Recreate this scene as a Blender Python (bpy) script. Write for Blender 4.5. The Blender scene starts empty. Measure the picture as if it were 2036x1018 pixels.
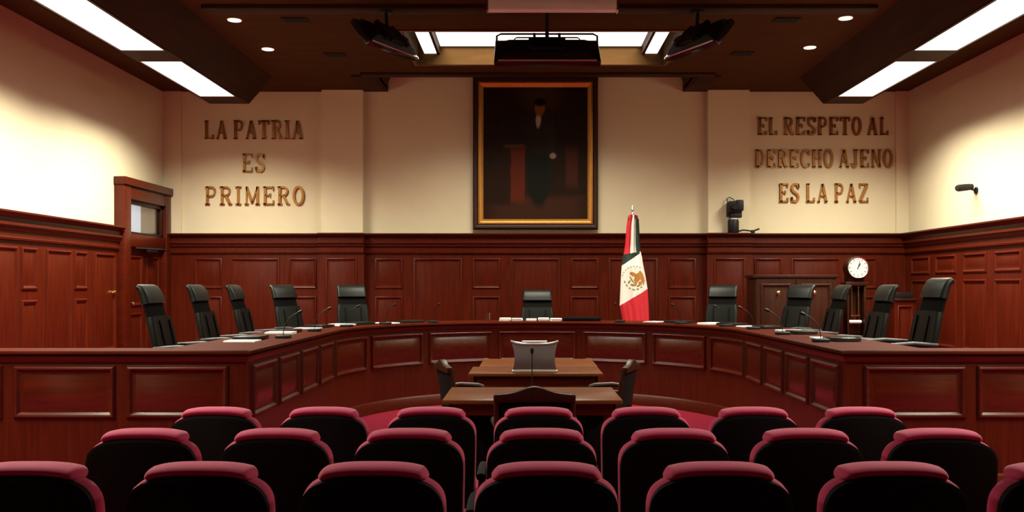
import bpy, bmesh, math, random
from mathutils import Vector, Matrix
random.seed(7)
SC = bpy.context.scene
COL = SC.collection
PI = math.pi

# ------------------------------------------------------------------ camera, world, exposure
cam_data = bpy.data.cameras.new('camera')
cam = bpy.data.objects.new('camera', cam_data)
COL.objects.link(cam)
cam.location = (-0.16, 0.0, 1.66)
cam.rotation_euler = (PI / 2, 0, 0)
cam_data.sensor_fit = 'HORIZONTAL'
cam_data.sensor_width = 36.0
cam_data.lens = 36.0 * 1800 / 2036
cam_data.shift_x = -28 / 2036
cam_data.shift_y = 59 / 2036
cam_data.clip_start = 0.05
SC.camera = cam

world = bpy.data.worlds.new('world')
SC.world = world
world.use_nodes = True
world.node_tree.nodes['Background'].inputs[0].default_value = (0.02, 0.015, 0.01, 1)
world.node_tree.nodes['Background'].inputs[1].default_value = 0.2

SC.view_settings.view_transform = 'Standard'
SC.view_settings.look = 'None'
SC.view_settings.gamma = 1
SC.view_settings.exposure = 0.0
SC.view_settings.use_curve_mapping = False

PANEL_W = 260.0          # watts of each ceiling panel
COFFER_W = 300.0
SPREAD = 140
WARM = (1.0, 0.95, 0.76)

# ------------------------------------------------------------------ materials
def mat(name, col, rough=0.5, metal=0.0, noise=0.0, nscale=8.0, spec=0.5, emit=None, estr=0.0,
        bump=0.0, sheen=0.0, trans=0.0, coat=0.0):
    m = bpy.data.materials.new(name)
    m.use_nodes = True
    nt = m.node_tree
    b = nt.nodes['Principled BSDF']
    b.inputs['Base Color'].default_value = (*col, 1)
    b.inputs['Roughness'].default_value = rough
    b.inputs['Metallic'].default_value = metal
    b.inputs['Specular IOR Level'].default_value = spec
    b.inputs['Sheen Weight'].default_value = sheen
    b.inputs['Transmission Weight'].default_value = trans
    b.inputs['Coat Weight'].default_value = coat
    if emit:
        b.inputs['Emission Color'].default_value = (*emit, 1)
        b.inputs['Emission Strength'].default_value = estr
    if noise or bump:
        tc = nt.nodes.new('ShaderNodeTexCoord')
        n = nt.nodes.new('ShaderNodeTexNoise')
        n.inputs['Scale'].default_value = nscale
        n.inputs['Detail'].default_value = 5
        nt.links.new(tc.outputs['Object'], n.inputs['Vector'])
        if noise:
            mx = nt.nodes.new('ShaderNodeMixRGB')
            mx.inputs[1].default_value = (*[c * (1 - noise) for c in col], 1)
            mx.inputs[2].default_value = (*[min(1, c * (1 + noise)) for c in col], 1)
            nt.links.new(n.outputs['Fac'], mx.inputs[0])
            nt.links.new(mx.outputs[0], b.inputs['Base Color'])
        if bump:
            bp = nt.nodes.new('ShaderNodeBump')
            bp.inputs['Strength'].default_value = bump
            bp.inputs['Distance'].default_value = 0.01
            nt.links.new(n.outputs['Fac'], bp.inputs['Height'])
            nt.links.new(bp.outputs[0], b.inputs['Normal'])
    return m

def wood(name, c1, c2, rough=0.32, scale=(9, 9, 0.7), spec=0.5):
    m = bpy.data.materials.new(name)
    m.use_nodes = True
    nt = m.node_tree
    b = nt.nodes['Principled BSDF']
    b.inputs['Roughness'].default_value = rough
    b.inputs['Specular IOR Level'].default_value = spec
    tc = nt.nodes.new('ShaderNodeTexCoord')
    mp = nt.nodes.new('ShaderNodeMapping')
    mp.inputs['Scale'].default_value = scale
    n = nt.nodes.new('ShaderNodeTexNoise')
    n.inputs['Scale'].default_value = 3.0
    n.inputs['Detail'].default_value = 8
    n.inputs['Distortion'].default_value = 0.6
    r = nt.nodes.new('ShaderNodeValToRGB')
    r.color_ramp.elements[0].position = 0.3
    r.color_ramp.elements[1].position = 0.72
    r.color_ramp.elements[0].color = (*c1, 1)
    r.color_ramp.elements[1].color = (*c2, 1)
    nt.links.new(tc.outputs['Object'], mp.inputs['Vector'])
    nt.links.new(mp.outputs[0], n.inputs['Vector'])
    nt.links.new(n.outputs['Fac'], r.inputs[0])
    nt.links.new(r.outputs[0], b.inputs['Base Color'])
    return m

M = {}
M['plaster'] = mat('cream plaster', (0.66, 0.575, 0.40), 0.85, noise=0.05, nscale=3, bump=0.05, spec=0.2)
M['wood'] = wood('red mahogany', (0.046, 0.0046, 0.0009), (0.080, 0.0082, 0.0017), 0.36, spec=0.22)
M['wood_h'] = wood('red mahogany horizontal grain', (0.046, 0.0046, 0.0009), (0.080, 0.0082, 0.0017), 0.33, (0.7, 9, 9), 0.25)
M['worktop'] = wood('mahogany worktop', (0.036, 0.0038, 0.0008), (0.062, 0.0068, 0.0014), 0.6, (0.7, 9, 9), 0.03)
M['wood_panel'] = wood('polished mahogany panel', (0.046, 0.0046, 0.0009), (0.080, 0.0082, 0.0017), 0.27, (0.7, 9, 9), 0.5)
M['table'] = wood('brown tabletop', (0.095, 0.026, 0.006), (0.150, 0.046, 0.012), 0.30, (0.7, 9, 9), 0.3)
M['darkwood'] = wood('dark walnut', (0.020, 0.0050, 0.0018), (0.036, 0.0095, 0.0034), 0.4, spec=0.2)
M['ceilwood'] = wood('brown ceiling board', (0.052, 0.025, 0.007), (0.072, 0.034, 0.010), 0.7, (0.5, 3, 3), 0.05)
M['beamwood'] = wood('dark ceiling beam', (0.022, 0.008, 0.003), (0.040, 0.014, 0.005), 0.55, (3, 0.5, 3), 0.1)
M['carpet'] = mat('crimson carpet', (0.20, 0.008, 0.024), 0.95, noise=0.25, nscale=60, bump=0.3, spec=0.1)
M['velvet'] = mat('crimson velvet', (0.41, 0.026, 0.090), 0.8, noise=0.12, nscale=25, sheen=0.2, spec=0.2)
M['black'] = mat('black plastic', (0.006, 0.005, 0.006), 0.55, noise=0.1, spec=0.3)
M['shell'] = mat('black seat shell', (0.0035, 0.003, 0.0035), 0.75, noise=0.1, spec=0.12)
M['gloss'] = mat('glossy black', (0.01, 0.01, 0.011), 0.18, noise=0.1)
M['leather'] = mat('black green leather', (0.0045, 0.0056, 0.0042), 0.42, noise=0.2, nscale=30, bump=0.15, spec=0.24)
M['leatherdark'] = mat('black leather piping', (0.004, 0.0035, 0.0035), 0.65, noise=0.1, spec=0.05)
M['gold'] = mat('gilded wood', (0.62, 0.30, 0.07), 0.38, 0.75, noise=0.2, nscale=20)
M['bronze'] = mat('bronze letters', (0.33, 0.155, 0.045), 0.33, 0.9, noise=0.15, nscale=15)
M['brass'] = mat('brass', (0.75, 0.48, 0.18), 0.25, 1.0, noise=0.1)
M['chrome'] = mat('brushed steel', (0.55, 0.55, 0.56), 0.28, 1.0, noise=0.08)
M['grey'] = mat('pale grey metal', (0.80, 0.76, 0.76), 0.5, 0.0, noise=0.05)
M['silver'] = mat('glossy silver', (0.80, 0.74, 0.72), 0.25, 0.5, noise=0.05)
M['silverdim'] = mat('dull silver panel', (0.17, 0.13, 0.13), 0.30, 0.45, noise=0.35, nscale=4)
M['paper'] = mat('white paper', (0.8, 0.77, 0.7), 0.8, noise=0.03)
M['white'] = mat('white enamel', (0.62, 0.60, 0.57), 0.4, noise=0.03)
M['glass'] = mat('clear glass', (0.9, 0.93, 0.92), 0.05, trans=1.0)
M['diffuser'] = mat('lamp diffuser', (0.9, 0.9, 0.88), 0.5, emit=(1.0, 0.97, 0.92), estr=1.25, noise=0.01)
M['flag_red'] = mat('red flag cloth', (0.55, 0.012, 0.025), 0.75, noise=0.1, nscale=40)
M['flag_white'] = mat('white flag cloth', (0.80, 0.76, 0.70), 0.8, noise=0.05, nscale=40)
M['flag_green'] = mat('dark green flag cloth', (0.006, 0.020, 0.012), 0.75, noise=0.1, nscale=40)
M['emb_brown'] = mat('golden brown emblem thread', (0.42, 0.19, 0.035), 0.6, noise=0.3, nscale=80)
M['emb_green'] = mat('olive emblem thread', (0.22, 0.21, 0.06), 0.7, noise=0.3, nscale=80)
M['emb_grey'] = mat('grey emblem lettering thread', (0.36, 0.33, 0.26), 0.7, noise=0.3, nscale=80)
M['lit'] = mat('daylit corridor beyond glass', (0.5, 0.55, 0.62), 0.6, emit=(0.62, 0.72, 0.88), estr=0.7, noise=0.05)
M['dim'] = mat('dim corridor beyond glass', (0.40, 0.36, 0.32), 0.7, noise=0.2, nscale=2)
M['pane'] = mat('window pane glass', (0.95, 0.95, 0.95), 0.03, trans=1.0)

# ------------------------------------------------------------------ mesh builder
class MB:
    def __init__(s):
        s.v = []; s.f = []; s.mi = []; s.cur = 0
    def face(s, idx):
        s.f.append(tuple(idx)); s.mi.append(s.cur)
    def add(s, pts):
        o = len(s.v); s.v.extend([tuple(p) for p in pts]); return o
    def quad(s, a, b, c, d):
        o = s.add([a, b, c, d]); s.face((o, o + 1, o + 2, o + 3))
    def box(s, x0, x1, y0, y1, z0, z1):
        o = s.add([(x0, y0, z0), (x1, y0, z0), (x1, y1, z0), (x0, y1, z0), (x0, y0, z1), (x1, y0, z1), (x1, y1, z1), (x0, y1, z1)])
        for q in ((3, 2, 1, 0), (4, 5, 6, 7), (0, 1, 5, 4), (1, 2, 6, 5), (2, 3, 7, 6), (3, 0, 4, 7)):
            s.face([o + i for i in q])
        return s
    def rings(s, rings, cap0=True, cap1=True, closed=True):
        n = len(rings[0]); o = [s.add(r) for r in rings]
        for k in range(len(rings) - 1):
            for i in range(n if closed else n - 1):
                j = (i + 1) % n
                s.face((o[k] + i, o[k] + j, o[k + 1] + j, o[k + 1] + i))
        if cap0: s.face([o[0] + i for i in reversed(range(n))])
        if cap1: s.face([o[-1] + i for i in range(n)])
        return s
    def tube(s, pts, r, n=10, sx=1.0, sy=1.0):
        pts = [Vector(p) for p in pts]
        rs = r if isinstance(r, (list, tuple)) else [r] * len(pts)
        R = []
        prev = None
        for i, p in enumerate(pts):
            t = (pts[min(i + 1, len(pts) - 1)] - pts[max(i - 1, 0)]).normalized()
            if prev is None:
                a = Vector((0, 0, 1)) if abs(t.z) < 0.9 else Vector((0, 1, 0))
                u = t.cross(a).normalized()
            else:
                u = (prev - t * prev.dot(t)).normalized()
            prev = u
            w = t.cross(u)
            R.append([p + u * (math.cos(2 * PI * k / n) * rs[i] * sx) + w * (math.sin(2 * PI * k / n) * rs[i] * sy) for k in range(n)])
        return s.rings(R)
    def lathe(s, prof, cx=0, cy=0, n=20, z0=0):
        R = [[(cx + r * math.cos(2 * PI * k / n), cy + r * math.sin(2 * PI * k / n), z0 + z) for k in range(n)] for r, z in prof]
        return s.rings(R)
    def disc_y(s, cx, y0, y1, cz, r, n=28):          # short cylinder with its axis along y
        R = [[(cx + r * math.cos(2 * PI * k / n), y, cz + r * math.sin(2 * PI * k / n)) for k in range(n)] for y in (y0, y1)]
        return s.rings(R)
    def prism(s, poly, axis, a, b):                  # 2d polygon swept along one axis
        def P(p, t):
            if axis == 'x': return (t, p[0], p[1])
            if axis == 'y': return (p[0], t, p[1])
            return (p[0], p[1], t)
        return s.rings([[P(p, a) for p in poly], [P(p, b) for p in poly]])
    def loft(s, curve, width, thick, rr=0.03, seg=4):   # padded slab following a side curve of (y,z)
        R = []
        n = len(curve)
        for i, (y, z) in enumerate(curve):
            a = curve[max(i - 1, 0)]; c = curve[min(i + 1, n - 1)]
            ty, tz = c[0] - a[0], c[1] - a[1]
            L = math.hypot(ty, tz); ty /= L; tz /= L
            ny, nz = tz, -ty
            w = (width(i / (n - 1)) if callable(width) else width) / 2
            t = (thick(i / (n - 1)) if callable(thick) else thick) / 2
            r = min(rr, t * 0.98, w * 0.98)
            ring = []
            for (sx, st, a0) in ((1, 1, 0), (-1, 1, 90), (-1, -1, 180), (1, -1, 270)):
                for k in range(seg + 1):
                    an = math.radians(a0 + 90 * k / seg)
                    px = sx * (w - r) + r * math.cos(an)
                    pt = st * (t - r) + r * math.sin(an)
                    ring.append((px, y + ny * pt, z + nz * pt))
            R.append(ring)
        return s.rings(R)
    def panel(s, fn, s0, s1, z0, z1, prof, n=1):      # moulded panel: nested rings of (inset, relief)
        R = []
        for a, h in prof:
            lo = [fn(s0 + a + (s1 - s0 - 2 * a) * i / n, z0 + a, h) for i in range(n + 1)]
            hi = [fn(s0 + a + (s1 - s0 - 2 * a) * i / n, z1 - a, h) for i in range(n + 1)]
            R.append((lo, hi))
        s.rings([lo + hi[::-1] for lo, hi in R], cap0=False, cap1=False)
        lo, hi = R[-1]
        o = s.add(lo); p = s.add(hi)
        for i in range(n):
            s.face((o + i, o + i + 1, p + i + 1, p + i))
        return s
    def sweep(s, fn, ss, prof, caps=True):            # profile of (h,z) swept along the positions ss
        return s.rings([[fn(t, z, h) for h, z in prof] for t in ss], cap0=caps, cap1=caps)
    def build(s, name, mats, parent=None, bevel=0.0, angle=35, seg=2):
        me = bpy.data.meshes.new(name)
        me.from_pydata(s.v, [], s.f)
        if not isinstance(mats, (list, tuple)): mats = [mats]
        for m in mats: me.materials.append(m)
        me.polygons.foreach_set('material_index', s.mi)
        bm = bmesh.new(); bm.from_mesh(me)
        bmesh.ops.remove_doubles(bm, verts=bm.verts, dist=1e-5)
        bmesh.ops.recalc_face_normals(bm, faces=bm.faces)
        if bevel:
            ed = [e for e in bm.edges if len(e.link_faces) == 2 and e.calc_face_angle(0) > math.radians(30)]
            bmesh.ops.bevel(bm, geom=ed, offset=bevel, segments=seg, profile=0.5, affect='EDGES', clamp_overlap=True)
        bm.to_mesh(me); bm.free()
        for p in me.polygons: p.use_smooth = True
        me.set_sharp_from_angle(angle=math.radians(angle))
        o = bpy.data.objects.new(name, me)
        COL.objects.link(o)
        if parent: o.parent = parent
        return o

def tag(o, label, cat, group=None, kind=None):
    o['label'] = label; o['category'] = cat
    if group: o['group'] = group
    if kind: o['kind'] = kind
    return o

def empty(name, loc, rz=0.0, label=None, cat=None, group=None, kind=None):
    o = bpy.data.objects.new(name, None)
    o.empty_display_size = 0.1
    COL.objects.link(o)
    o.location = loc; o.rotation_euler = (0, 0, rz)
    if label: tag(o, label, cat, group, kind)
    return o

def copy_tree(o, parent=None):
    c = o.copy(); COL.objects.link(c)
    if parent: c.parent = parent
    for ch in list(o.children): copy_tree(ch, c)
    return c

def struct(o, label, cat):
    return tag(o, label, cat, kind='structure')

# ------------------------------------------------------------------ room shell
HX = 6.37          # half width
YW = 15.5          # back wall
YB = -3.0          # wall behind the camera
ZL = 4.98          # low side ceilings
WT = 2.547         # top of the panelling
DZ = 0.40          # dais

b = MB()
b.box(-HX, HX, YB, 8.0, -0.1, 0.0)
b.box(-HX, HX, 8.0, YW, -0.1, 0.0)
struct(b.build('floor', M['carpet']), 'crimson carpeted floor in front of the curved bench', 'floor')

b = MB()
b.box(-HX, HX, YW, YW + 0.2, 0, 5.7)
for sx in (-1, 1):
    x0, x1 = sorted((sx * 2.93, sx * 3.63))
    b.box(x0, x1, YW - 0.15, YW, WT - 0.3, 5.4)
    x0, x1 = sorted((sx * (6.16 if sx > 0 else 6.05), sx * HX))
    b.box(x0, x1, YW - 0.05, YW, WT - 0.3, 5.4)
struct(b.build('wall_back', M['plaster']), 'cream plaster back wall with two pilasters above the wood panelling', 'wall')
b = MB(); b.box(-HX - 0.2, -HX, YB, YW + 0.2, 0, 5.7)
struct(b.build('wall_left', M['plaster']), 'cream plaster left wall lit brightly by the ceiling panels', 'wall')
b = MB(); b.box(HX, HX + 0.2, YB, YW + 0.2, 0, 5.7)
struct(b.build('wall_right', M['plaster']), 'cream plaster right wall carrying the small camera', 'wall')
b = MB(); b.box(-HX - 0.2, HX + 0.2, YB - 0.2, YB, 0, 5.7)
struct(b.build('wall_rear', M['wood']), 'unseen wall behind the audience seats, dark mahogany to lessen bounced light', 'wall')  # unseen wall; dark wood finish picked to cut the ambient bounce

# ceiling: low sides, raised centre with a recessed light coffer
CX0, CX1, CY0, CY1 = -1.78, 1.90, 11.78, 13.55
RW, RY0 = 2.52, 14.25        # raised strip before the portrait
b = MB()
for sx in (-1, 1):
    b.box(*sorted((sx * RW, sx * HX)), YB, YW, ZL, ZL + 0.9)
b.box(-RW, RW, YB, CY0, ZL, ZL + 0.9)
b.box(-RW, CX0, CY0, RY0, ZL, ZL + 0.9)
b.box(CX1, RW, CY0, RY0, ZL, ZL + 0.9)
b.box(CX0, CX1, CY1, RY0, ZL, ZL + 0.9)
b.box(CX0, CX1, CY0, CY1, ZL + 0.40, ZL + 0.9)
b.box(-RW, RW, RY0, YW, ZL + 0.55, ZL + 0.9)
struct(b.build('ceiling', M['ceilwood']), 'dark brown boarded ceiling with a recessed lighted middle', 'ceiling')

# beams of the ceiling
b = MB(); b.box(-2.75, 2.80, 14.10, 14.28, 4.945, ZL)
struct(b.build('trim_1', M['beamwood'], bevel=0.008), 'dark thin beam crossing the ceiling just before the portrait', 'beam')
for i, sx in enumerate((-1, 1)):
    b = MB()
    poly = [(sx * 2.92, 4.955), (sx * 2.56, 4.955), (sx * 2.46, 5.16), (sx * 2.46, ZL + 0.5), (sx * RW, ZL + 0.5), (sx * RW, 4.985), (sx * 2.92, 4.985)]
    b.prism(poly, 'y', 14.28, 15.30)
    struct(b.build('trim_%d' % (2 + i), M['beamwood'], bevel=0.006), 'dark corbel block under the ceiling at the %s pilaster' % ('left', 'right')[i], 'corbel')
b = MB(); b.box(-4.0, 4.0, 10.68, 10.92, 4.93, ZL)
struct(b.build('trim_4', M['beamwood'], bevel=0.01), 'dark wide beam crossing the ceiling above the hanging monitors', 'beam')
b = MB()
for (x0, x1, y0, y1) in ((CX0 - 0.05, CX1 + 0.05, CY1, CY1 + 0.05), (CX0 - 0.05, CX0, CY0, CY1), (CX1, CX1 + 0.05, CY0, CY1), (CX0 - 0.05, CX1 + 0.05, CY0 - 0.05, CY0)):
    b.box(x0, x1, y0, y1, ZL - 0.02, ZL)
b.cur = 1
b.box(CX0 + 0.012, CX1 - 0.012, CY1 - 0.012, CY1 - 0.001, ZL - 0.015, ZL + 0.255)
b.box(CX0 + 0.001, CX0 + 0.011, CY0 + 0.01, CY1 - 0.001, ZL - 0.015, ZL + 0.255)
b.box(CX1 - 0.011, CX1 - 0.001, CY0 + 0.01, CY1 - 0.001, ZL - 0.015, ZL + 0.255)
struct(b.build('trim_5', [M['table'], M['ceilwood']]), 'brown moulding and lining boards around the lighted ceiling recess', 'moulding')

# ------------------------------------------------------------------ wood panelling
PROF = [(-0.012, 0.0), (-0.004, 0.016), (0.010, 0.022), (0.022, 0.016), (0.030, 0.004), (0.042, -0.004), (0.072, 0.002), (0.095, 0.008)]
CORN = [(0.0, 2.20), (0.030, 2.21), (0.036, 2.235), (0.020, 2.245), (0.020, 2.31), (0.045, 2.325), (0.055, 2.35), (0.055, 2.365), (0.078, 2.38),
        (0.078, 2.41), (0.055, 2.42), (0.055, 2.47), (0.10, 2.50), (0.135, 2.525), (0.135, 2.547), (-0.05, 2.547), (-0.05, 2.20)]

def fn_back(off):
    return lambda s, z, h: (s, YW - off - h, z)
def fn_left(off):
    return lambda s, z, h: (-HX + off + h, s, z)
def fn_right(off):
    return lambda s, z, h: (HX - off - h, s, z)

def bay(b, mk, off, s0, s1, panels, base=True):
    fn = mk(off)
    b.sweep(fn, (s0, s1), [(0, 0.0), (0, 2.30), (-off, 2.30), (-off, 0.0)])
    b.sweep(fn, (s0, s1), CORN)
    if base:
        b.sweep(fn, (s0, s1), [(0, 0.0), (0.025, 0.0), (0.025, DZ + 0.16), (0.01, DZ + 0.18), (0, DZ + 0.18)])
    for (c, w, z0, z1) in panels:
        b.panel(fn, c - w / 2, c + w / 2, z0, z1, PROF)

ZT = 2.12
def narrow(c, w=0.46):
    return [(c, w, 1.62, ZT), (c, w, 0.72, 1.47)]
def tall(c, w=0.82):
    return [(c, w, 0.72, ZT)]

b = MB()
pc = tall(0) + narrow(0.835) + narrow(-0.835) + tall(1.665) + tall(-1.665) + narrow(2.50) + narrow(-2.50)
bay(b, fn_back, 0.06, -2.93, 2.93, pc)
for sx in (-1, 1):
    bay(b, fn_back, 0.20, *sorted((sx * 2.90, sx * 3.66)), tall(sx * 3.28, 0.52))
    bay(b, fn_back, 0.06, *sorted((sx * 3.63, sx * HX)), narrow(sx * 3.97) + tall(sx * 4.78) + narrow(sx * 5.58))
struct(b.build('trim_6', M['wood']), 'red mahogany panelling along the back wall below the portrait', 'panelling')

b = MB()
ps = []
y = 13.22
for k in range(7):
    ps += [(y, 0.62, 0.72, ZT)]
    ps += [(y - 0.72, 0.34, 1.62, ZT), (y - 0.72, 0.34, 0.72, 1.47)]
    y -= 1.30
bay(b, fn_left, 0.06, 3.6, 13.62, ps)
struct(b.build('trim_7', M['wood']), 'red mahogany panelling along the left wall beside the door', 'panelling')
b = MB()
ps = []
y = 14.85
for k in range(9):
    ps += [(y, 0.66, 1.86, ZT), (y, 0.66, 0.72, 1.74)]
    y -= 0.90
bay(b, fn_right, 0.06, 3.6, 15.46, ps)
struct(b.build('trim_8', M['wood']), 'red mahogany panelling along the right wall', 'panelling')

# ------------------------------------------------------------------ left door with glazed transom
door = empty('door_1', (-HX, 14.58, DZ), 0, 'mahogany door with glazed transom in the left wall corner', 'door', None, 'structure')
b = MB()   # local: x out of wall, y along wall, z up
Y0, Y1 = -0.94, 0.86
Z1 = 3.31 - DZ
for (ya, yb) in ((Y0, Y0 + 0.24), (Y1 - 0.2, Y1)):
    b.box(0, 0.16, ya, yb, 0, Z1 - 0.12)
b.box(0, 0.19, Y0 - 0.02, Y1 + 0.02, Z1 - 0.12, Z1)
b.box(0, 0.15, Y0 + 0.24, Y1 - 0.2, Z1 - 0.32, Z1 - 0.12)
b.box(0, 0.15, Y0 + 0.24, Y1 - 0.2, 1.86, 2.06)
b.build('door_frame', M['wood_h'], door, bevel=0.012)
b = MB()
for (ya, yb, za, zb) in ((-0.70, -0.62, 2.06, 2.59), (0.58, 0.66, 2.06, 2.59), (-0.7, 0.66, 2.53, 2.6), (-0.7, 0.66, 2.05, 2.10)):
    b.box(0.0, 0.10, ya, yb, za, zb)
tr = b.build('transom_frame', M['darkwood'], door, bevel=0.006)
b = MB(); b.box(0.055, 0.062, -0.62, 0.58, 2.10, 2.53); b.build('pane', M['pane'], tr)
b = MB(); b.box(0.005, 0.02, -0.62, -0.05, 2.10, 2.53); b.cur = 1; b.box(0.005, 0.02, -0.05, 0.58, 2.10, 2.53)
b.build('view_through_pane', [M['lit'], M['dim']], tr)
b = MB()
b.box(0.0, 0.06, -0.70, 0.66, 0.0, 1.86)
fd = lambda s, z, h: (0.06 + h, s, z)
for c in (-0.36, 0.32):
    b.panel(fd, c - 0.24, c + 0.24, 0.95, 1.72, PROF)
    b.panel(fd, c - 0.24, c + 0.24, 0.18, 0.82, PROF)
leaf = b.build('door_leaf', M['wood'], door)
b = MB(); b.tube([(0.06, -0.6, 0.98), (0.12, -0.6, 0.98)], 0.012); b.tube([(0.11, -0.6, 0.98), (0.13, -0.6, 0.98), (0.15, -0.6, 0.98), (0.165, -0.6, 0.98)], [0.016, 0.032, 0.032, 0.012], 14)
b.build('door_knob', M['brass'], leaf)
b = MB(); b.box(0.15, 0.20, -0.1, 0.22, 1.80, 1.87); b.tube([(0.2, 0.2, 1.84), (0.36, 0.3, 1.835), (0.44, -0.3, 1.83), (0.19, -0.62, 1.84)], 0.012)
b.build('door_closer', M['black'], door)
kn = empty('door_knob', (-HX + 0.06, 13.47, 1.56), 0, 'small brass knob on the left wall panelling before the door', 'door knob')
b = MB(); b.tube([(0, 0, 0), (0.03, 0, 0), (0.04, 0, 0)], [0.012, 0.012, 0.02], 14)
b.tube([(0.02, 0, 0), (0.028, 0, 0), (0.045, 0, 0), (0.055, 0, 0)], [0.018, 0.03, 0.03, 0.012], 16); b.build('knob', M['brass'], kn)
b = MB(); b.tube([(0, 0, 0), (0.008, 0, 0)], 0.038, 16); b.build('rose', M['brass'], kn)

# ------------------------------------------------------------------ ceiling light troughs
def trough(sx, word):
    # local x measured outward from the room centre
    t = empty('ceiling_light_trough', (0, 0, ZL), 0,
              'long dark trough of bright white panels along the %s side of the ceiling' % word, 'ceiling light', 'ceiling light troughs')
    X = lambda x: sx * x
    ya, yb = 3.2, 14.42
    zb = 4.56 - ZL
    b = MB()
    xi, xo = 4.57, 5.20           # bottom edges
    # sloped sides and bottom frame
    inn = [(X(4.20), 0), (X(xi), zb), (X(xi + 0.02), zb + 0.03), (X(xi + 0.02), 0)]
    b.prism(inn, 'y', ya, yb)
    out = [(X(xo + 0.42), 0), (X(xo), zb), (X(xo - 0.02), zb + 0.03), (X(xo - 0.02), 0)]
    b.prism(out, 'y', ya, yb)
    spans = [(11.72, 13.92), (9.00, 11.20), (6.28, 8.48), (3.56, 5.76)]
    cuts = [ya] + [v for sp in reversed(spans) for v in sp] + [yb]
    for i in range(0, len(cuts), 2):
        b.box(*sorted((X(xi + 0.01), X(xo - 0.01))), cuts[i], cuts[i + 1], zb, zb + 0.06)
    b.box(*sorted((X(xi + 0.01), X(xo - 0.01))), yb - 0.04, yb, zb, 0)
    b.box(*sorted((X(xi + 0.01), X(xo - 0.01))), ya, ya + 0.04, zb, 0)
    b.build('housing', M['beamwood'], t)
    for (y0, y1) in spans:
        d = MB(); d.box(*sorted((X(xi + 0.055), X(xo - 0.035))), y0, y1, zb + 0.012, zb + 0.03)
        d.build('light_panel', M['diffuser'], t)
        f = MB()
        for (p0, p1, q0, q1) in ((xi + 0.02, xi + 0.055, y0, y1), (xo - 0.035, xo - 0.02, y0, y1)):
            f.box(*sorted((X(p0), X(p1))), q0, q1, zb, zb + 0.03)
        f.build('panel_rim', M['beamwood'], t)
        ld = bpy.data.lights.new('trough_lamp', 'AREA')
        ld.shape = 'RECTANGLE'; ld.size = xo - xi - 0.1; ld.size_y = y1 - y0 - 0.02
        ld.energy = PANEL_W; ld.color = WARM; ld.spread = math.radians(SPREAD)
        lo = bpy.data.objects.new('trough_lamp', ld); COL.objects.link(lo)
        lo.parent = t
        lo.location = (X((xi + xo) / 2 + 0.01), (y0 + y1) / 2, zb + 0.008)
trough(-1, 'left')
trough(1, 'right')

# luminous ceiling in the coffer
cl = empty('ceiling_light_box', (0.06, 12.665, ZL), 0, 'wide white light box recessed in the middle of the ceiling', 'ceiling light')
b = MB(); b.box(-1.50, 1.50, -0.87, 0.87, 0.26, 0.30); b.build('light_panel', M['diffuser'], cl)
for sx in (-1, 1):
    b = MB(); b.box(*sorted((sx * 1.56, sx * 1.74)), -0.87, 0.87, 0.15, 0.19); b.build('side_light_panel', M['diffuser'], cl)
    b = MB(); b.box(*sorted((sx * 1.51, sx * 1.55)), -0.87, 0.87, 0.14, 0.31); b.build('divider', M['beamwood'], cl)
ld = bpy.data.lights.new('light_box_lamp', 'AREA')
ld.shape = 'RECTANGLE'; ld.size = 2.9; ld.size_y = 1.70; ld.energy = COFFER_W; ld.color = WARM; ld.spread = math.radians(136)
lo = bpy.data.objects.new('light_box_lamp', ld); COL.objects.link(lo); lo.parent = cl; lo.location = (0, 0, 0.252)

# recessed downlights and dark vents
first = None
for (x, y, lab) in ((-3.80, 11.30, 'left ceiling round downlight nearer the viewer'), (-3.78, 12.69, 'left ceiling round downlight nearer the back wall'),
                    (3.80, 11.22, 'right ceiling round downlight nearer the viewer'), (3.79, 12.60, 'right ceiling round downlight nearer the back wall')):
    if first is None:
        first = empty('downlight', (x, y, ZL))
        d = MB(); d.lathe([(0.0001, -0.014), (0.082, -0.012), (0.082, -0.007), (0.0001, -0.007)]); d.build('lens', M['diffuser'], first)
        d = MB(); d.lathe([(0.075, -0.006), (0.095, -0.006), (0.095, 0.0), (0.075, 0.0)]); d.build('ring', M['brass'], first)
        o = first
    else:
        o = copy_tree(first); o.location = (x, y, ZL)
    tag(o, 'small ' + lab, 'ceiling light', 'round ceiling downlights')
first = None
for (x, y, lab) in ((-3.04, 11.30, 'left of the monitors nearer the viewer'), (-2.90, 13.0, 'left of the light box nearer the wall'),
                    (3.09, 11.30, 'right of the monitors nearer the viewer'), (2.93, 12.93, 'right of the light box nearer the wall')):
    if first is None:
        first = empty('ceiling_vent', (x, y, ZL))
        d = MB(); d.box(-0.16, 0.16, -0.11, 0.11, -0.012, 0.0); d.build('vent_frame', M['beamwood'], first, bevel=0.004)
        d = MB()
        for k in range(6): d.box(-0.14, 0.14, -0.09 + k * 0.033, -0.075 + k * 0.033, -0.018, -0.011)
        d.build('slats', M['black'], first)
        o = first
    else:
        o = copy_tree(first); o.location = (x, y, ZL)
    tag(o, 'dark ceiling vent ' + lab, 'vent', 'dark ceiling vents')

# pale housing at the top of the picture
h = empty('screen_housing', (0.13, 10.0, 4.69), 0, 'pale grey metal housing hanging from the ceiling above the monitors', 'housing')
b = MB(); b.box(-0.71, 0.71, -0.06, 0.06, 0, 0.115); b.build('case', M['grey'], h, bevel=0.01)
for sx in (-1, 1):
    b = MB(); b.box(*sorted((sx * 0.71, sx * 0.725)), -0.065, 0.065, -0.004, 0.12); b.build('end_cap', M['chrome'], h)
    b = MB(); b.tube([(sx * 0.5, 0, 0.11), (sx * 0.5, 0, ZL - 4.69)], 0.012); b.build('hanger', M['black'], h)

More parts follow.
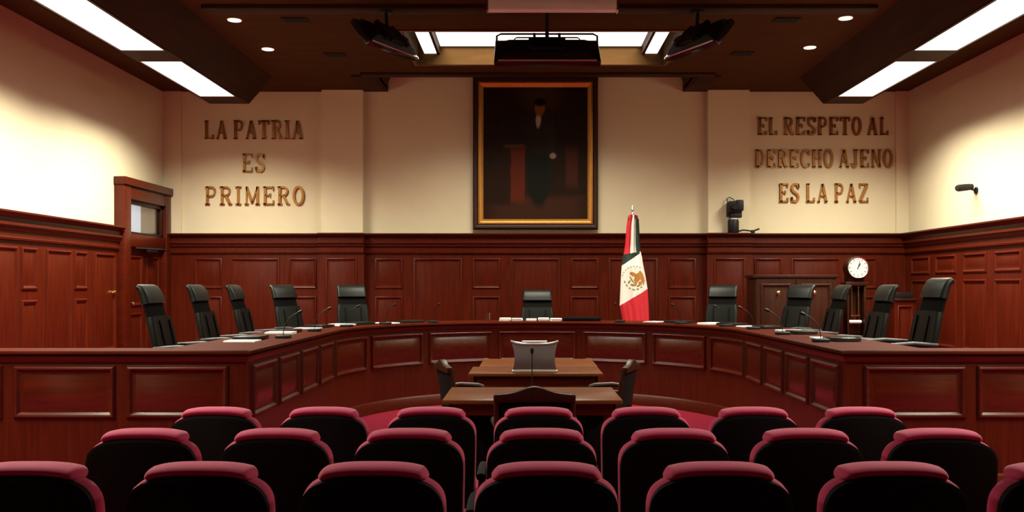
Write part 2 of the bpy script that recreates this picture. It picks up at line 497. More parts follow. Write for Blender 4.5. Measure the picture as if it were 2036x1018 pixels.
# ------------------------------------------------------------------ hanging monitors
def monitor(loc, rz, label, tilt=45, w=1.25, hh=0.66, top=4.93):
    t = empty('hanging_monitor', loc, rz, label, 'monitor', 'monitors hanging from the ceiling')
    # local: screen faces +y and is tilted downward
    def place(mb):
        R = Matrix.Rotation(math.radians(-tilt), 4, 'X')
        mb.v = [tuple(R @ Vector(p)) for p in mb.v]
        return mb
    b = MB(); b.box(-w / 2, w / 2, -0.03, 0.045, -hh / 2, hh / 2); place(b).build('bezel', M['gloss'], t, bevel=0.012)
    b = MB(); b.box(-w / 2 + 0.04, w / 2 - 0.04, 0.044, 0.048, -hh / 2 + 0.05, hh / 2 - 0.04); place(b).build('screen', M['gloss'], t)
    b = MB(); b.rings([[(-w * 0.46, -0.03, -hh * 0.44), (w * 0.46, -0.03, -hh * 0.44), (w * 0.46, -0.03, hh * 0.40), (-w * 0.46, -0.03, hh * 0.40)],
                       [(-w * 0.36, -0.10, -hh * 0.30), (w * 0.36, -0.10, -hh * 0.30), (w * 0.36, -0.10, hh * 0.25), (-w * 0.36, -0.10, hh * 0.25)]])
    for k in range(7): b.box(-w * 0.3, w * 0.3, -0.106, -0.10, hh * (-0.25 + k * 0.06), hh * (-0.225 + k * 0.06))
    place(b).build('back_cover', M['black'], t, bevel=0.006)
    b = MB(); b.box(-w * 0.46, w * 0.46, -0.045, -0.028, -hh * 0.5, -hh * 0.5 + 0.014); place(b).build('highlight_strip', M['chrome'], t)  # bright steel strip modelled in place of the highlight along the lower edge
    b = MB()
    b.box(-0.22, 0.22, -0.13, -0.10, -0.14, 0.14)
    b.box(-0.165, -0.135, -0.135, -0.105, -0.18, hh * 0.45); b.box(0.135, 0.165, -0.135, -0.105, -0.18, hh * 0.45)
    place(b).build('mount_plate', M['black'], t)
    b = MB()
    p = [(-w * 0.48, 0.0, 0.05), (-w * 0.48, 0.02, hh * 0.34), (-w * 0.44, 0.02, hh * 0.38), (w * 0.44, 0.02, hh * 0.38), (w * 0.48, 0.02, hh * 0.34), (w * 0.48, 0.0, 0.05)]
    b.tube(p, 0.012, 8)
    p = [(-w * 0.31, 0.0, 0.05), (-w * 0.31, -0.02, hh * 0.26), (-w * 0.29, -0.02, hh * 0.29), (w * 0.29, -0.02, hh * 0.29), (w * 0.31, -0.02, hh * 0.26), (w * 0.31, 0.0, 0.05)]
    b.tube(p, 0.008, 8)
    b.build('cradle', M['black'], t)
    b = MB(); b.tube([(0, -0.06, -0.04), (0, -0.02, 0.1), (0, 0.0, 0.3), (0, 0, top - loc[2])], 0.022, 12)
    b.lathe([(0.08, top - loc[2] - 0.02), (0.08, top - loc[2])], n=16)
    b.build('ceiling_pole', M['black'], t)
    return t
monitor((0.09, 10.8, 4.44), 0.0, 'black monitor hung from the ceiling in front of the light box, seen from behind', 52, hh=0.60)
for sx, wd in ((-1, 'left'), (1, 'right')):
    monitor((sx * 1.86 + 0.03, 10.8, 4.58), -sx * math.radians(62), 'black monitor hung at an angle %s of the ceiling light box' % wd, 40, 0.98, 0.38)

# ------------------------------------------------------------------ portrait painting
pt = empty('painting', (0.0, YW - 0.0, 2.62), 0, 'large dark full length portrait in gilded frame on the back wall', 'painting')
FW, FH = 1.063, 2.60
def frame_ring(prof):
    b = MB()
    R = []
    for a, h in prof:
        R.append([(-FW + a, -h, a), (FW - a, -h, a), (FW - a, -h, FH - a), (-FW + a, -h, FH - a)])
    return b.rings(R, cap0=False, cap1=False)
frame_ring([(0, 0.0), (0, 0.10), (0.02, 0.12), (0.05, 0.115), (0.075, 0.10), (0.085, 0.085)]).build('frame', M['darkwood'], pt)
frame_ring([(0.085, 0.085), (0.09, 0.105), (0.115, 0.112), (0.14, 0.10), (0.165, 0.07), (0.175, 0.062), (0.178, 0.05)]).build('gilt_moulding', M['gold'], pt)

def painting_material():
    m = bpy.data.materials.new('dark oil portrait')
    m.use_nodes = True
    nt = m.node_tree
    bs = nt.nodes['Principled BSDF']
    bs.inputs['Roughness'].default_value = 0.45
    bs.inputs['Specular IOR Level'].default_value = 0.08
    tc = nt.nodes.new('ShaderNodeTexCoord')
    nz = nt.nodes.new('ShaderNodeTexNoise'); nz.inputs['Scale'].default_value = 5; nz.inputs['Detail'].default_value = 6
    nt.links.new(tc.outputs['Object'], nz.inputs['Vector'])
    off = nt.nodes.new('ShaderNodeVectorMath'); off.operation = 'MULTIPLY_ADD'
    off.inputs[1].default_value = (0.05, 0, 0.05)
    nt.links.new(nz.outputs['Color'], off.inputs[0]); nt.links.new(tc.outputs['Object'], off.inputs[2])
    base = nt.nodes.new('ShaderNodeMixRGB')
    base.inputs[1].default_value = (0.008, 0.0035, 0.0015, 1); base.inputs[2].default_value = (0.022, 0.011, 0.0045, 1)
    nt.links.new(nz.outputs['Fac'], base.inputs[0])
    last = base.outputs[0]
    def blob(x, z, rx, rz, col, soft=0.3, box=False):
        nonlocal last
        s = nt.nodes.new('ShaderNodeVectorMath'); s.operation = 'SUBTRACT'
        nt.links.new(off.outputs[0], s.inputs[0]); s.inputs[1].default_value = (x + 0.025, 0, z + 0.025)
        d = nt.nodes.new('ShaderNodeVectorMath'); d.operation = 'MULTIPLY'
        nt.links.new(s.outputs[0], d.inputs[0]); d.inputs[1].default_value = (1 / rx, 0, 1 / rz)
        if box:
            a = nt.nodes.new('ShaderNodeVectorMath'); a.operation = 'ABSOLUTE'; nt.links.new(d.outputs[0], a.inputs[0])
            sp = nt.nodes.new('ShaderNodeSeparateXYZ'); nt.links.new(a.outputs[0], sp.inputs[0])
            l = nt.nodes.new('ShaderNodeMath'); l.operation = 'MAXIMUM'
            nt.links.new(sp.outputs[0], l.inputs[0]); nt.links.new(sp.outputs[2], l.inputs[1]); val = l.outputs[0]
        else:
            l = nt.nodes.new('ShaderNodeVectorMath'); l.operation = 'LENGTH'; nt.links.new(d.outputs[0], l.inputs[0]); val = l.outputs['Value']
        r = nt.nodes.new('ShaderNodeMapRange'); r.interpolation_type = 'SMOOTHSTEP'
        r.inputs[1].default_value = 1 - soft; r.inputs[2].default_value = 1 + soft; r.inputs[3].default_value = 1; r.inputs[4].default_value = 0
        nt.links.new(val, r.inputs[0])
        mx = nt.nodes.new('ShaderNodeMixRGB'); mx.inputs[2].default_value = (*[q * 0.62 for q in col], 1)
        nt.links.new(r.outputs[0], mx.inputs[0]); nt.links.new(last, mx.inputs[1]); last = mx.outputs[0]
    # local z runs from the bottom of the frame; generic standing figure in a dark coat
    blob(0.10, 2.28, 0.34, 0.26, (0.060, 0.032, 0.012), 0.6)
    blob(0.0, 0.36, 0.80, 0.20, (0.060, 0.022, 0.012), 0.35, True)
    blob(-0.62, 0.90, 0.26, 0.48, (0.030, 0.012, 0.006), 0.1, True)
    blob(-0.30, 0.92, 0.12, 0.46, (0.140, 0.024, 0.010), 0.15, True)
    blob(-0.36, 1.42, 0.17, 0.03, (0.10, 0.045, 0.02), 0.3, True)
    blob(0.62, 1.05, 0.10, 0.32, (0.080, 0.022, 0.012), 0.35, True)
    blob(0.06, 1.00, 0.21, 0.62, (0.012, 0.012, 0.008), 0.15)
    blob(0.07, 1.62, 0.24, 0.36, (0.026, 0.018, 0.010), 0.2)
    blob(0.26, 1.55, 0.09, 0.36, (0.030, 0.022, 0.013), 0.25)
    blob(0.05, 1.86, 0.045, 0.12, (0.50, 0.42, 0.32), 0.3)
    blob(0.07, 2.07, 0.085, 0.135, (0.26, 0.085, 0.035), 0.25)
    blob(0.075, 2.17, 0.10, 0.065, (0.008, 0.005, 0.004), 0.3)
    blob(0.30, 1.26, 0.055, 0.05, (0.42, 0.30, 0.22), 0.35)
    nt.links.new(last, bs.inputs['Base Color'])
    return m
b = MB(); b.box(-FW + 0.17, FW - 0.17, -0.055, -0.03, 0.17, FH - 0.17)
b.build('canvas', painting_material(), pt)

# ------------------------------------------------------------------ raised lettering
def arc(cx, cy, rx, ry, a0, a1, n=10):
    return [(cx + rx * math.cos(math.radians(a0 + (a1 - a0) * i / n)), cy + ry * math.sin(math.radians(a0 + (a1 - a0) * i / n))) for i in range(n + 1)]
SER = 0.09
GLY = {   # strokes in a unit box (x scaled by the letter's width): (thickness, polyline)
 'L': (0.62, [(1, [(0.20, 0), (0.20, 1)]), (.55, [(0.0, 0.04), (0.95, 0.04)]), (.5, [(0.03, 0.96), (0.40, 0.96)]), (.6, [(0.93, 0.0), (0.93, 0.24)])]),
 'A': (0.74, [(.6, [(0.12, 0), (0.5, 0.98)]), (1, [(0.5, 0.98), (0.86, 0)]), (.5, [(0.26, 0.33), (0.74, 0.33)]), (.5, [(0.0, 0.03), (0.26, 0.03)]), (.5, [(0.70, 0.03), (1.0, 0.03)])]),
 'P': (0.66, [(1, [(0.2, 0), (0.2, 1)]), (.7, [(0.2, 0.96), (0.55, 0.96)] + arc(0.58, 0.72, 0.3, 0.24, 90, -90) + [(0.2, 0.48)]), (.5, [(0.0, 0.03), (0.42, 0.03)]), (.5, [(0.0, 0.97), (0.2, 0.97)])]),
 'T': (0.70, [(1, [(0.5, 0), (0.5, 1)]), (.6, [(0.02, 0.96), (0.98, 0.96)]), (.6, [(0.04, 0.78), (0.04, 1)]), (.6, [(0.96, 0.78), (0.96, 1)]), (.5, [(0.28, 0.03), (0.72, 0.03)])]),
 'R': (0.74, [(1, [(0.2, 0), (0.2, 1)]), (.7, [(0.2, 0.96), (0.5, 0.96)] + arc(0.53, 0.74, 0.28, 0.22, 90, -90) + [(0.2, 0.52)]), (1, [(0.5, 0.5), (0.84, 0.02)]), (.5, [(0.0, 0.03), (0.4, 0.03)]), (.5, [(0.74, 0.03), (1.0, 0.03)]), (.5, [(0.0, 0.97), (0.2, 0.97)])]),
 'I': (0.34, [(1, [(0.5, 0), (0.5, 1)]), (.5, [(0.0, 0.03), (1.0, 0.03)]), (.5, [(0.0, 0.97), (1.0, 0.97)])]),
 'E': (0.64, [(1, [(0.2, 0), (0.2, 1)]), (.6, [(0.0, 0.96), (0.95, 0.96)]), (.6, [(0.2, 0.52), (0.66, 0.52)]), (.6, [(0.0, 0.04), (0.97, 0.04)]), (.5, [(0.94, 0.78), (0.94, 1)]), (.5, [(0.96, 0), (0.96, 0.24)]), (.5, [(0.66, 0.42), (0.66, 0.62)])]),
 'S': (0.62, [(.9, [(0.88, 0.76), (0.82, 0.9), (0.62, 0.96), (0.4, 0.96), (0.18, 0.88), (0.12, 0.74), (0.22, 0.6), (0.78, 0.4), (0.88, 0.26), (0.82, 0.12), (0.6, 0.04), (0.38, 0.04), (0.18, 0.1), (0.1, 0.26)]), (.5, [(0.1, 0.0), (0.1, 0.28)]), (.5, [(0.9, 0.72), (0.9, 1.0)])]),
 'M': (0.90, [(.6, [(0.14, 0), (0.14, 1)]), (1, [(0.14, 0.98), (0.5, 0.1)]), (.6, [(0.5, 0.1), (0.86, 0.98)]), (1, [(0.86, 0), (0.86, 1)]), (.5, [(0.0, 0.03), (0.28, 0.03)]), (.5, [(0.7, 0.03), (1, 0.03)])]),
 'O': (0.66, [(.95, arc(0.5, 0.5, 0.42, 0.47, 0, 360, 26))]),
 'D': (0.70, [(1, [(0.2, 0), (0.2, 1)]), (.8, [(0.0, 0.96), (0.45, 0.96)] + arc(0.46, 0.5, 0.44, 0.46, 90, -90, 14) + [(0.0, 0.04)])]),
 'C': (0.66, [(.9, arc(0.54, 0.5, 0.44, 0.46, 42, 318, 20)), (.5, [(0.9, 0.68), (0.9, 0.98)]), (.5, [(0.9, 0.05), (0.9, 0.25)])]),
 'H': (0.74, [(1, [(0.18, 0), (0.18, 1)]), (1, [(0.82, 0), (0.82, 1)]), (.6, [(0.18, 0.5), (0.82, 0.5)]), (.5, [(0.0, 0.03), (0.36, 0.03)]), (.5, [(0.64, 0.03), (1, 0.03)]), (.5, [(0.0, 0.97), (0.36, 0.97)]), (.5, [(0.64, 0.97), (1, 0.97)])]),
 'J': (0.50, [(1, [(0.66, 1), (0.66, 0.25)] + arc(0.36, 0.24, 0.3, 0.2, 0, -180, 10)), (.5, [(0.36, 0.97), (0.98, 0.97)])]),
 'N': (0.76, [(.6, [(0.16, 0), (0.16, 1)]), (1, [(0.16, 0.98), (0.84, 0.02)]), (.6, [(0.84, 0), (0.84, 1)]), (.5, [(0.0, 0.03), (0.32, 0.03)]), (.5, [(0.68, 0.97), (1, 0.97)])]),
 'Z': (0.66, [(.6, [(0.06, 0.96), (0.92, 0.96)]), (1, [(0.88, 0.96), (0.1, 0.04)]), (.6, [(0.04, 0.04), (0.95, 0.04)]), (.5, [(0.08, 0.76), (0.08, 1)]), (.5, [(0.94, 0), (0.94, 0.24)])]),
}
def glyph_mesh(ch, w, hgt, T, depth):
    b = MB()
    for th, line in GLY[ch][1]:
        pts = [Vector((x * w, y * hgt)) for x, y in line]
        t = T * th / 2
        n = len(pts)
        L = []; Rr = []
        for i in range(n):
            d0 = (pts[i] - pts[i - 1]).normalized() if i > 0 else None
            d1 = (pts[i + 1] - pts[i]).normalized() if i < n - 1 else None
            d = (d0 + d1).normalized() if d0 and d1 else (d0 or d1)
            k = 1.0
            if d0 and d1: k = 1 / max(0.6, d.dot(d0))
            nn = Vector((-d.y, d.x)) * t * k
            L.append(pts[i] + nn); Rr.append(pts[i] - nn)
        R = []
        for i in range(n):
            R.append([(L[i].x, 0, L[i].y), (L[i].x, -depth, L[i].y), (Rr[i].x, -depth, Rr[i].y), (Rr[i].x, 0, Rr[i].y)])
        b.rings(R)
    return b
def inscription(text, x0, x1, z0, hgt, label, group):
    root = empty('wall_lettering', ((x0 + x1) / 2, YW, z0), 0, label, 'lettering', group)
    gap, space = 0.20, 0.50
    tot = 0
    for i, ch in enumerate(text):
        if ch == ' ': tot += space - gap
        else: tot += GLY[ch][0] + (gap if i < len(text) - 1 else 0)
    k = (x1 - x0) / tot
    x = -(x1 - x0) / 2
    for ch in text:
        if ch == ' ':
            x += (space - gap) * k; continue
        w = GLY[ch][0] * k
        g = glyph_mesh(ch, w, hgt, 0.043, 0.035)
        o = g.build('letter', M['bronze'], root)
        o.location = (x, -0.001, 0)
        x += w + gap * k
K = 15.5 / 1800
def wx(px): return (px - 1046) * K - 0.16
def wz(py): return 1.66 + (568 - py) * K
for (t, p0, p1, yt, yb, lab) in (
    ('LA PATRIA', 408, 602, 240, 277, 'bronze wall letters reading LA PATRIA, top line left of the portrait'),
    ('ES', 483, 527, 306, 342, 'bronze wall letters reading only ES, middle line left of the portrait'),
    ('PRIMERO', 409, 605, 371, 407, 'bronze wall letters reading PRIMERO, bottom line left of the portrait')):
    inscription(t, wx(p0), wx(p1), wz(yb), (yb - yt) * K, lab, 'lettering left of the portrait')
for (t, p0, p1, yt, yb, lab) in (
    ('EL RESPETO AL', 1507, 1765, 234, 269, 'bronze wall letters reading EL RESPETO AL, top line right of the portrait'),
    ('DERECHO AJENO', 1502, 1773, 298, 333, 'bronze wall letters reading DERECHO AJENO, middle line right of the portrait'),
    ('ES LA PAZ', 1549, 1725, 365, 402, 'bronze wall letters reading ES LA PAZ, bottom line right of the portrait')):
    inscription(t, wx(p0), wx(p1), wz(yb), (yb - yt) * K, lab, 'lettering right of the portrait')

# ------------------------------------------------------------------ curved bench
BX, BYF, BYS, BYE, BH = 2.41, 7.27, 10.60, 13.05, 1.139
RX, RY = BX, BYE - BYS
DEEP = 0.72
def dense_path():
    P = []
    N = 40
    for i in range(N): P.append(Vector((-BX, BYF + (BYS - BYF) * i / N)))
    for i in range(121):
        a = PI - PI * i / 120
        P.append(Vector((RX * math.cos(a), BYS + RY * math.sin(a))))
    for i in range(1, N + 1): P.append(Vector((BX, BYS - (BYS - BYF) * i / N)))
    return P
PATH = dense_path()
ACC = [0.0]
for i in range(1, len(PATH)): ACC.append(ACC[-1] + (PATH[i] - PATH[i - 1]).length)
LEN = ACC[-1]
def at(s):
    s = max(0.0, min(LEN, s))
    lo, hi = 0, len(ACC) - 1
    while hi - lo > 1:
        m = (lo + hi) // 2
        if ACC[m] <= s: lo = m
        else: hi = m
    t = (s - ACC[lo]) / max(1e-9, ACC[hi] - ACC[lo])
    p = PATH[lo].lerp(PATH[hi], t)
    a = PATH[max(lo - 1, 0)]; c = PATH[min(hi + 1, len(PATH) - 1)]
    d = (c - a).normalized()
    return p, Vector((d.y, -d.x))      # normal pointing into the court
def fn_b(s, z, h):
    p, n = at(s)
    q = p + n * h
    if h > 0 and q.y < BYF + 0.001 + h and (s <= 1e-6 or s >= LEN - 1e-6): q.y -= h      # mitred into the front wings
    return (q.x, q.y, z)
bench = empty('judges_bench', (0, BYE, 0), 0, 'large U-shaped curved mahogany bench with panelled front before the back wall', 'bench')
def bl(mb):       # world coordinates to bench local
    mb.v = [(x, y - BYE, z) for x, y, z in mb.v]
    return mb
SS = [LEN * i / 160 for i in range(161)]
BPROF = [(-0.010, 0.0), (-0.003, 0.016), (0.010, 0.026), (0.024, 0.022), (0.036, 0.006), (0.046, -0.004), (0.085, 0.004), (0.105, 0.012)]
b = MB()
b.sweep(fn_b, [0.09] + [q for q in SS if 0.09 < q < LEN - 0.09] + [LEN - 0.09], [(0, 0.0), (0, 1.06), (-0.10, 1.06), (-0.10, 0.0)])
for sx in (-1, 1):
    x0, x1 = sorted((sx * (BX - 0.0), sx * (HX - 0.07)))
    b.box(x0, x1, BYF, BYF + 0.10, 0.0, 1.06)
bl(b).build('front_board', M['wood'], bench)
# worktop slab with moulded nose
TOP = [(-DEEP, 1.095), (0.005, 1.095), (0.02, 1.10), (0.045, 1.108), (0.055, 1.115), (0.055, 1.128), (0.048, BH), (-DEEP, BH)]
def wing(b, prof, sx):       # moulding of a front wing, mitred at the inner corner
    b.rings([[(sx * (BX - max(h, 0)), BYF - h, z) for h, z in prof], [(sx * (HX - 0.07), BYF - h, z) for h, z in prof]])
b = MB()
b.sweep(fn_b, SS, TOP)
for sx in (-1, 1):
    wing(b, [(0.0, 1.095), (0.005, 1.095), (0.02, 1.10), (0.045, 1.108), (0.055, 1.115), (0.055, 1.128), (0.048, BH), (0.0, BH)], sx)
    b.box(*sorted((sx * (BX + DEEP), sx * (HX - 0.07))), BYF, BYF + 0.30, 1.095, BH)
bl(b).build('worktop', M['worktop'], bench)
b = MB()
FR = [(0, 1.04), (0.012, 1.045), (0.03, 1.075), (0.03, 1.097), (0, 1.097)]
b.sweep(fn_b, SS, FR)
for sx in (-1, 1):
    wing(b, FR, sx)
bl(b).build('cornice_moulding', M['wood_h'], bench)
b = MB()
PL = [(0, 0.0), (0.03, 0.0), (0.03, 0.13), (0.018, 0.15), (0.0, 0.155)]
b.sweep(fn_b, SS, PL)
for sx in (-1, 1):
    wing(b, PL, sx)
bl(b).build('plinth', M['wood_h'], bench)
# panels along the U
npan = 15
STR = BYS - BYF
edges = [0.10 + (STR - 0.1) * i / 4 for i in range(5)]
arcL = LEN - 2 * STR
for i in range(1, 7): edges.append(STR + arcL * 0.42 * i / 3.0 if i <= 3 else None)
edges = [e for e in edges if e is not None]
mid = [LEN - e for e in reversed(edges)]
spans = [(edges[i], edges[i + 1]) for i in range(len(edges) - 1)]
spans += [(edges[-1], mid[0])]
spans += [(mid[i], mid[i + 1]) for i in range(len(mid) - 1)]
for (a, c) in spans:
    b = MB()
    b.panel(fn_b, a + 0.055, c - 0.055, 0.58, 1.005, BPROF, n=10)
    bl(b).build('panel', M['wood_panel'], bench)
for sx in (-1, 1):
    f = lambda s, z, h: (sx * s, BYF - h, z)
    x = BX + 0.15
    while x + 0.8 < HX:
        b = MB(); b.panel(f, x, x + 0.80, 0.60, 1.010, BPROF); bl(b).build('panel', M['wood_panel'], bench)
        x += 0.905

# dais behind the bench
b = MB()
inner = []; outer = []
for s in [LEN * i / 80 for i in range(81)]:
    p, n = at(s)
    q = p - n * 0.11
    inner.append((q.x, q.y))
    if p.y <= BYS:
        outer.append((math.copysign(HX, p.x), p.y + (0.11 if s in (0, LEN) else 0)))
    else:
        d = Vector((p.x, p.y - BYS))
        if d.length < 1e-6: d = Vector((0, 1))
        k = min(HX / max(1e-6, abs(d.x)), (YW - BYS) / max(1e-6, d.y))
        outer.append((d.x * k, BYS + d.y * k))
inner[0] = (inner[0][0], BYF + 0.11); inner[-1] = (inner[-1][0], BYF + 0.11)
outer[0] = (outer[0][0], BYF + 0.11); outer[-1] = (outer[-1][0], BYF + 0.11)
b.rings([[(i[0], i[1], 0.02), (i[0], i[1], DZ), (o[0], o[1], DZ), (o[0], o[1], 0.02)] for i, o in zip(inner, outer)])
# corner fills
for sx in (-1, 1):
    k = [o for o in outer if o[0] * sx > 0]
    side = max([o for o in k if abs(abs(o[0]) - HX) < 1e-3], key=lambda o: o[1])
    back = max([o for o in k if abs(o[1] - YW) < 1e-3], key=lambda o: abs(o[0]))
    b.prism([side, (sx * HX, YW), back], 'z', 0.02, DZ)
struct(b.build('floor_dais', M['carpet']), 'raised carpeted platform behind the curved bench', 'platform')

# ------------------------------------------------------------------ judges' chairs
def judge_chair():
    t = empty('office_chair', (0, 0, DZ))
    b = MB()       # faces +y
    b.loft([(-0.25, 0.50), (-0.2, 0.515), (0.0, 0.51), (0.2, 0.515), (0.27, 0.49)], 0.52, 0.11, 0.05)
    b.build('seat', M['leather'], t)
    b = MB()
    cur = [(-0.20, 0.50), (-0.225, 0.60), (-0.245, 0.72), (-0.275, 0.86), (-0.292, 0.93), (-0.300, 0.965)]
    b.loft(cur, lambda u: 0.455 + 0.035 * math.sin(PI * min(1, u * 1.1)), 0.085, 0.04)
    b.build('backrest', M['leather'], t)
    for x in (-0.12, 0.12):
        b = MB(); b.tube([(x, -0.155, 0.56), (x, -0.18, 0.66), (x, -0.199, 0.74), (x, -0.228, 0.87), (x, -0.242, 0.93)], 0.006, 8)
        b.build('seam', M['leatherdark'], t)
    b = MB()
    b.loft([(-0.308, 0.93), (-0.340, 1.04), (-0.362, 1.13)], 0.43, 0.04, 0.02)
    b.build('neck_band', M['leatherdark'], t)
    b = MB()
    b.loft([(-0.343, 1.085), (-0.356, 1.14), (-0.378, 1.20), (-0.400, 1.235), (-0.428, 1.25)], lambda u: 0.45 - 0.02 * u, lambda u: 0.095 - 0.045 * u, 0.04)
    b.build('headrest', M['leather'], t)
    for sx in (-1, 1):
        b = MB()
        b.tube([(sx * 0.26, -0.12, 0.47), (sx * 0.31, -0.12, 0.5), (sx * 0.31, -0.12, 0.66)], 0.02, 8)
        b.tube([(sx * 0.26, 0.12, 0.47), (sx * 0.31, 0.12, 0.5), (sx * 0.31, 0.12, 0.66)], 0.02, 8)
        b.loft([(-0.22, 0.67), (0.0, 0.685), (0.22, 0.67)], 0.07, 0.045, 0.02)
        b.v[-60:] = [(x + sx * 0.31, y, z) for x, y, z in b.v[-60:]]
        b.build('armrest', M['black'], t)
    b = MB(); b.lathe([(0.03, 0.10), (0.03, 0.28), (0.022, 0.28), (0.022, 0.45)], n=14); b.box(-0.15, 0.15, -0.15, 0.15, 0.44, 0.46)
    b.build('gas_column', M['black'], t)
    for k in range(5):
        a = 2 * PI * k / 5 + 0.3
        c, s = math.cos(a), math.sin(a)
        b = MB(); b.tube([(0.02 * c, 0.02 * s, 0.12), (0.16 * c, 0.16 * s, 0.10), (0.30 * c, 0.30 * s, 0.075)], [0.03, 0.026, 0.018], 8)
        leg = b.build('base_leg', M['black'], t)
        b = MB(); b.tube([(0.29 * c - 0.02 * s, 0.29 * s + 0.02 * c, 0.031), (0.29 * c + 0.02 * s, 0.29 * s - 0.02 * c, 0.031)], 0.030, 14)
        b.tube([(0.29 * c, 0.29 * s, 0.03), (0.29 * c, 0.29 * s, 0.075)], 0.009, 8)
        b.build('caster', M['black'], leg)
    return t
proto = judge_chair()
# x, y, heading of the seat (angle of +y), label
def face(vx, vy): return math.atan2(-vx, vy)
CH = [(-3.40, 8.72, (1, 0.02), 'black leather chair nearest the viewer on the left arm of the bench'),
      (-3.43, 10.05, (1, 0.0), 'black leather chair second from the viewer on the left arm of the bench'),
      (-3.42, 11.32, (1, 0.0), 'black leather chair third from the viewer on the left arm of the bench'),
      (-3.24, 12.52, (0.9, -0.50), 'black leather chair at the left bend of the bench, turned half towards the viewer'),
      (-2.70, 13.56, (0.38, -0.92), 'black leather chair facing forward below the left pilaster'),
      (0.02, 14.15, (0, -1), 'black leather chair at the middle of the bench below the portrait'),
      (2.72, 13.56, (-0.38, -0.92), 'black leather chair facing forward below the right pilaster'),
      (3.34, 12.42, (-0.9, -0.50), 'black leather chair at the right bend, before the dark cabinet'),
      (3.42, 11.36, (-1, 0.0), 'black leather chair on the right arm just left of the round clock'),
      (3.42, 9.95, (-1, 0.0), 'black leather chair second from the viewer on the right arm of the bench'),
      (3.41, 8.68, (-1, -0.03), 'black leather chair nearest the viewer on the right arm of the bench')]
for i, (x, y, f, lab) in enumerate(CH):
    o = proto if i == 0 else copy_tree(proto)
    o.location = (x, y, DZ + (-0.06 if abs(x) < 0.1 else 0.0) * 0); o.rotation_euler = (0, 0, face(*f))
    if i == 5: o.scale = (1.06, 1.0, 0.94)
    if i == 10: o.scale = (1.0, 1.0, 1.05)
    tag(o, lab, 'chair', 'chairs behind the curved bench')

# ------------------------------------------------------------------ things on the bench
def paper(x, y, rz, w, l, h, lab, grp='papers on the bench', z=BH):
    t = empty('paper_stack', (x, y, z), rz, lab, 'papers', grp)
    b = MB()
    n = max(1, int(h / 0.006))
    for k in range(n):
        dx, dy = random.uniform(-.006, .006), random.uniform(-.006, .006)
        b.box(-w / 2 + dx, w / 2 + dx, -l / 2 + dy, l / 2 + dy, k * h / n, (k + 1) * h / n)
    b.build('sheets', M['paper'], t)
def laptop(x, y, rz, lab, mname='gloss', w=0.36, l=0.25):
    t = empty('closed_laptop', (x, y, BH), rz, lab, 'laptop', 'dark laptops on the bench')
    b = MB(); b.box(-w / 2, w / 2, -l / 2, l / 2, 0.004, 0.02); b.build('base', M['black'], t, bevel=0.004)
    b = MB(); b.box(-w / 2, w / 2, -l / 2, l / 2, 0.021, 0.034); b.build('lid', M[mname], t, bevel=0.004)
    b = MB()
    for px in (-w * .4, w * .4):
        for py in (-l * .4, l * .4): b.box(px - .01, px + .01, py - .01, py + .01, 0, 0.005)
    b.build('feet', M['black'], t)
def microphone(x, y, rz, lab, z=BH, hgt=0.25, lean=0.14):
    t = empty('gooseneck_microphone', (x, y, z), rz, lab, 'microphone', 'gooseneck microphones' if z == BH else None)
    b = MB(); b.box(-0.055, 0.055, -0.07, 0.07, 0, 0.03); b.build('base', M['black'], t, bevel=0.008)
    b = MB(); pts = [(0, -lean * (k / 8) ** 2, 0.03 + (hgt - 0.03) * (1 - (1 - k / 8) ** 1.3)) for k in range(9)]
    b.tube(pts, 0.0045, 8); b.build('gooseneck', M['black'], t)
    e = Vector(pts[-1]); d = (e - Vector(pts[-2])).normalized()
    b = MB(); b.tube([e, e + d * 0.01, e + d * 0.05, e + d * 0.06], [0.008, 0.014, 0.014, 0.005], 12); b.build('capsule', M['black'], t)
def place(s, h):      # a spot on the worktop: position along the bench, distance back from its nose
    p, n = at(s)
    q = p - n * h
    return q.x, q.y, math.atan2(n.x, -n.y)
names = ['nearest the viewer on the left arm', 'second place on the left arm', 'third place on the left arm', 'left bend', 'below the left pilaster',
         'middle place', 'below the right pilaster', 'right bend', 'third place on the right arm', 'second place on the right arm', 'nearest the viewer on the right arm']
def nearest_s(x, y):
    best = min(range(len(PATH)), key=lambda i: (PATH[i] - Vector((x, y))).length)
    return ACC[best]
for i, (x, y, f, lab) in enumerate(CH):
    s = nearest_s(x, y)
    a = place(s + 0.10, 0.42)
    if i != 5:
        laptop(a[0], a[1], a[2], 'flat black laptop on the bench, ' + names[i], 'gloss' if i % 3 else 'leather')
        a = place(s - 0.24, 0.40)
        paper(a[0], a[1], a[2], 0.21, 0.29, 0.024 if i % 2 else 0.012, 'white papers on the bench, ' + names[i])
    a = place(s + (0.30 if i != 5 else 1.15), 0.16)
    microphone(a[0], a[1], a[2], 'thin black microphone on the bench, ' + names[i])
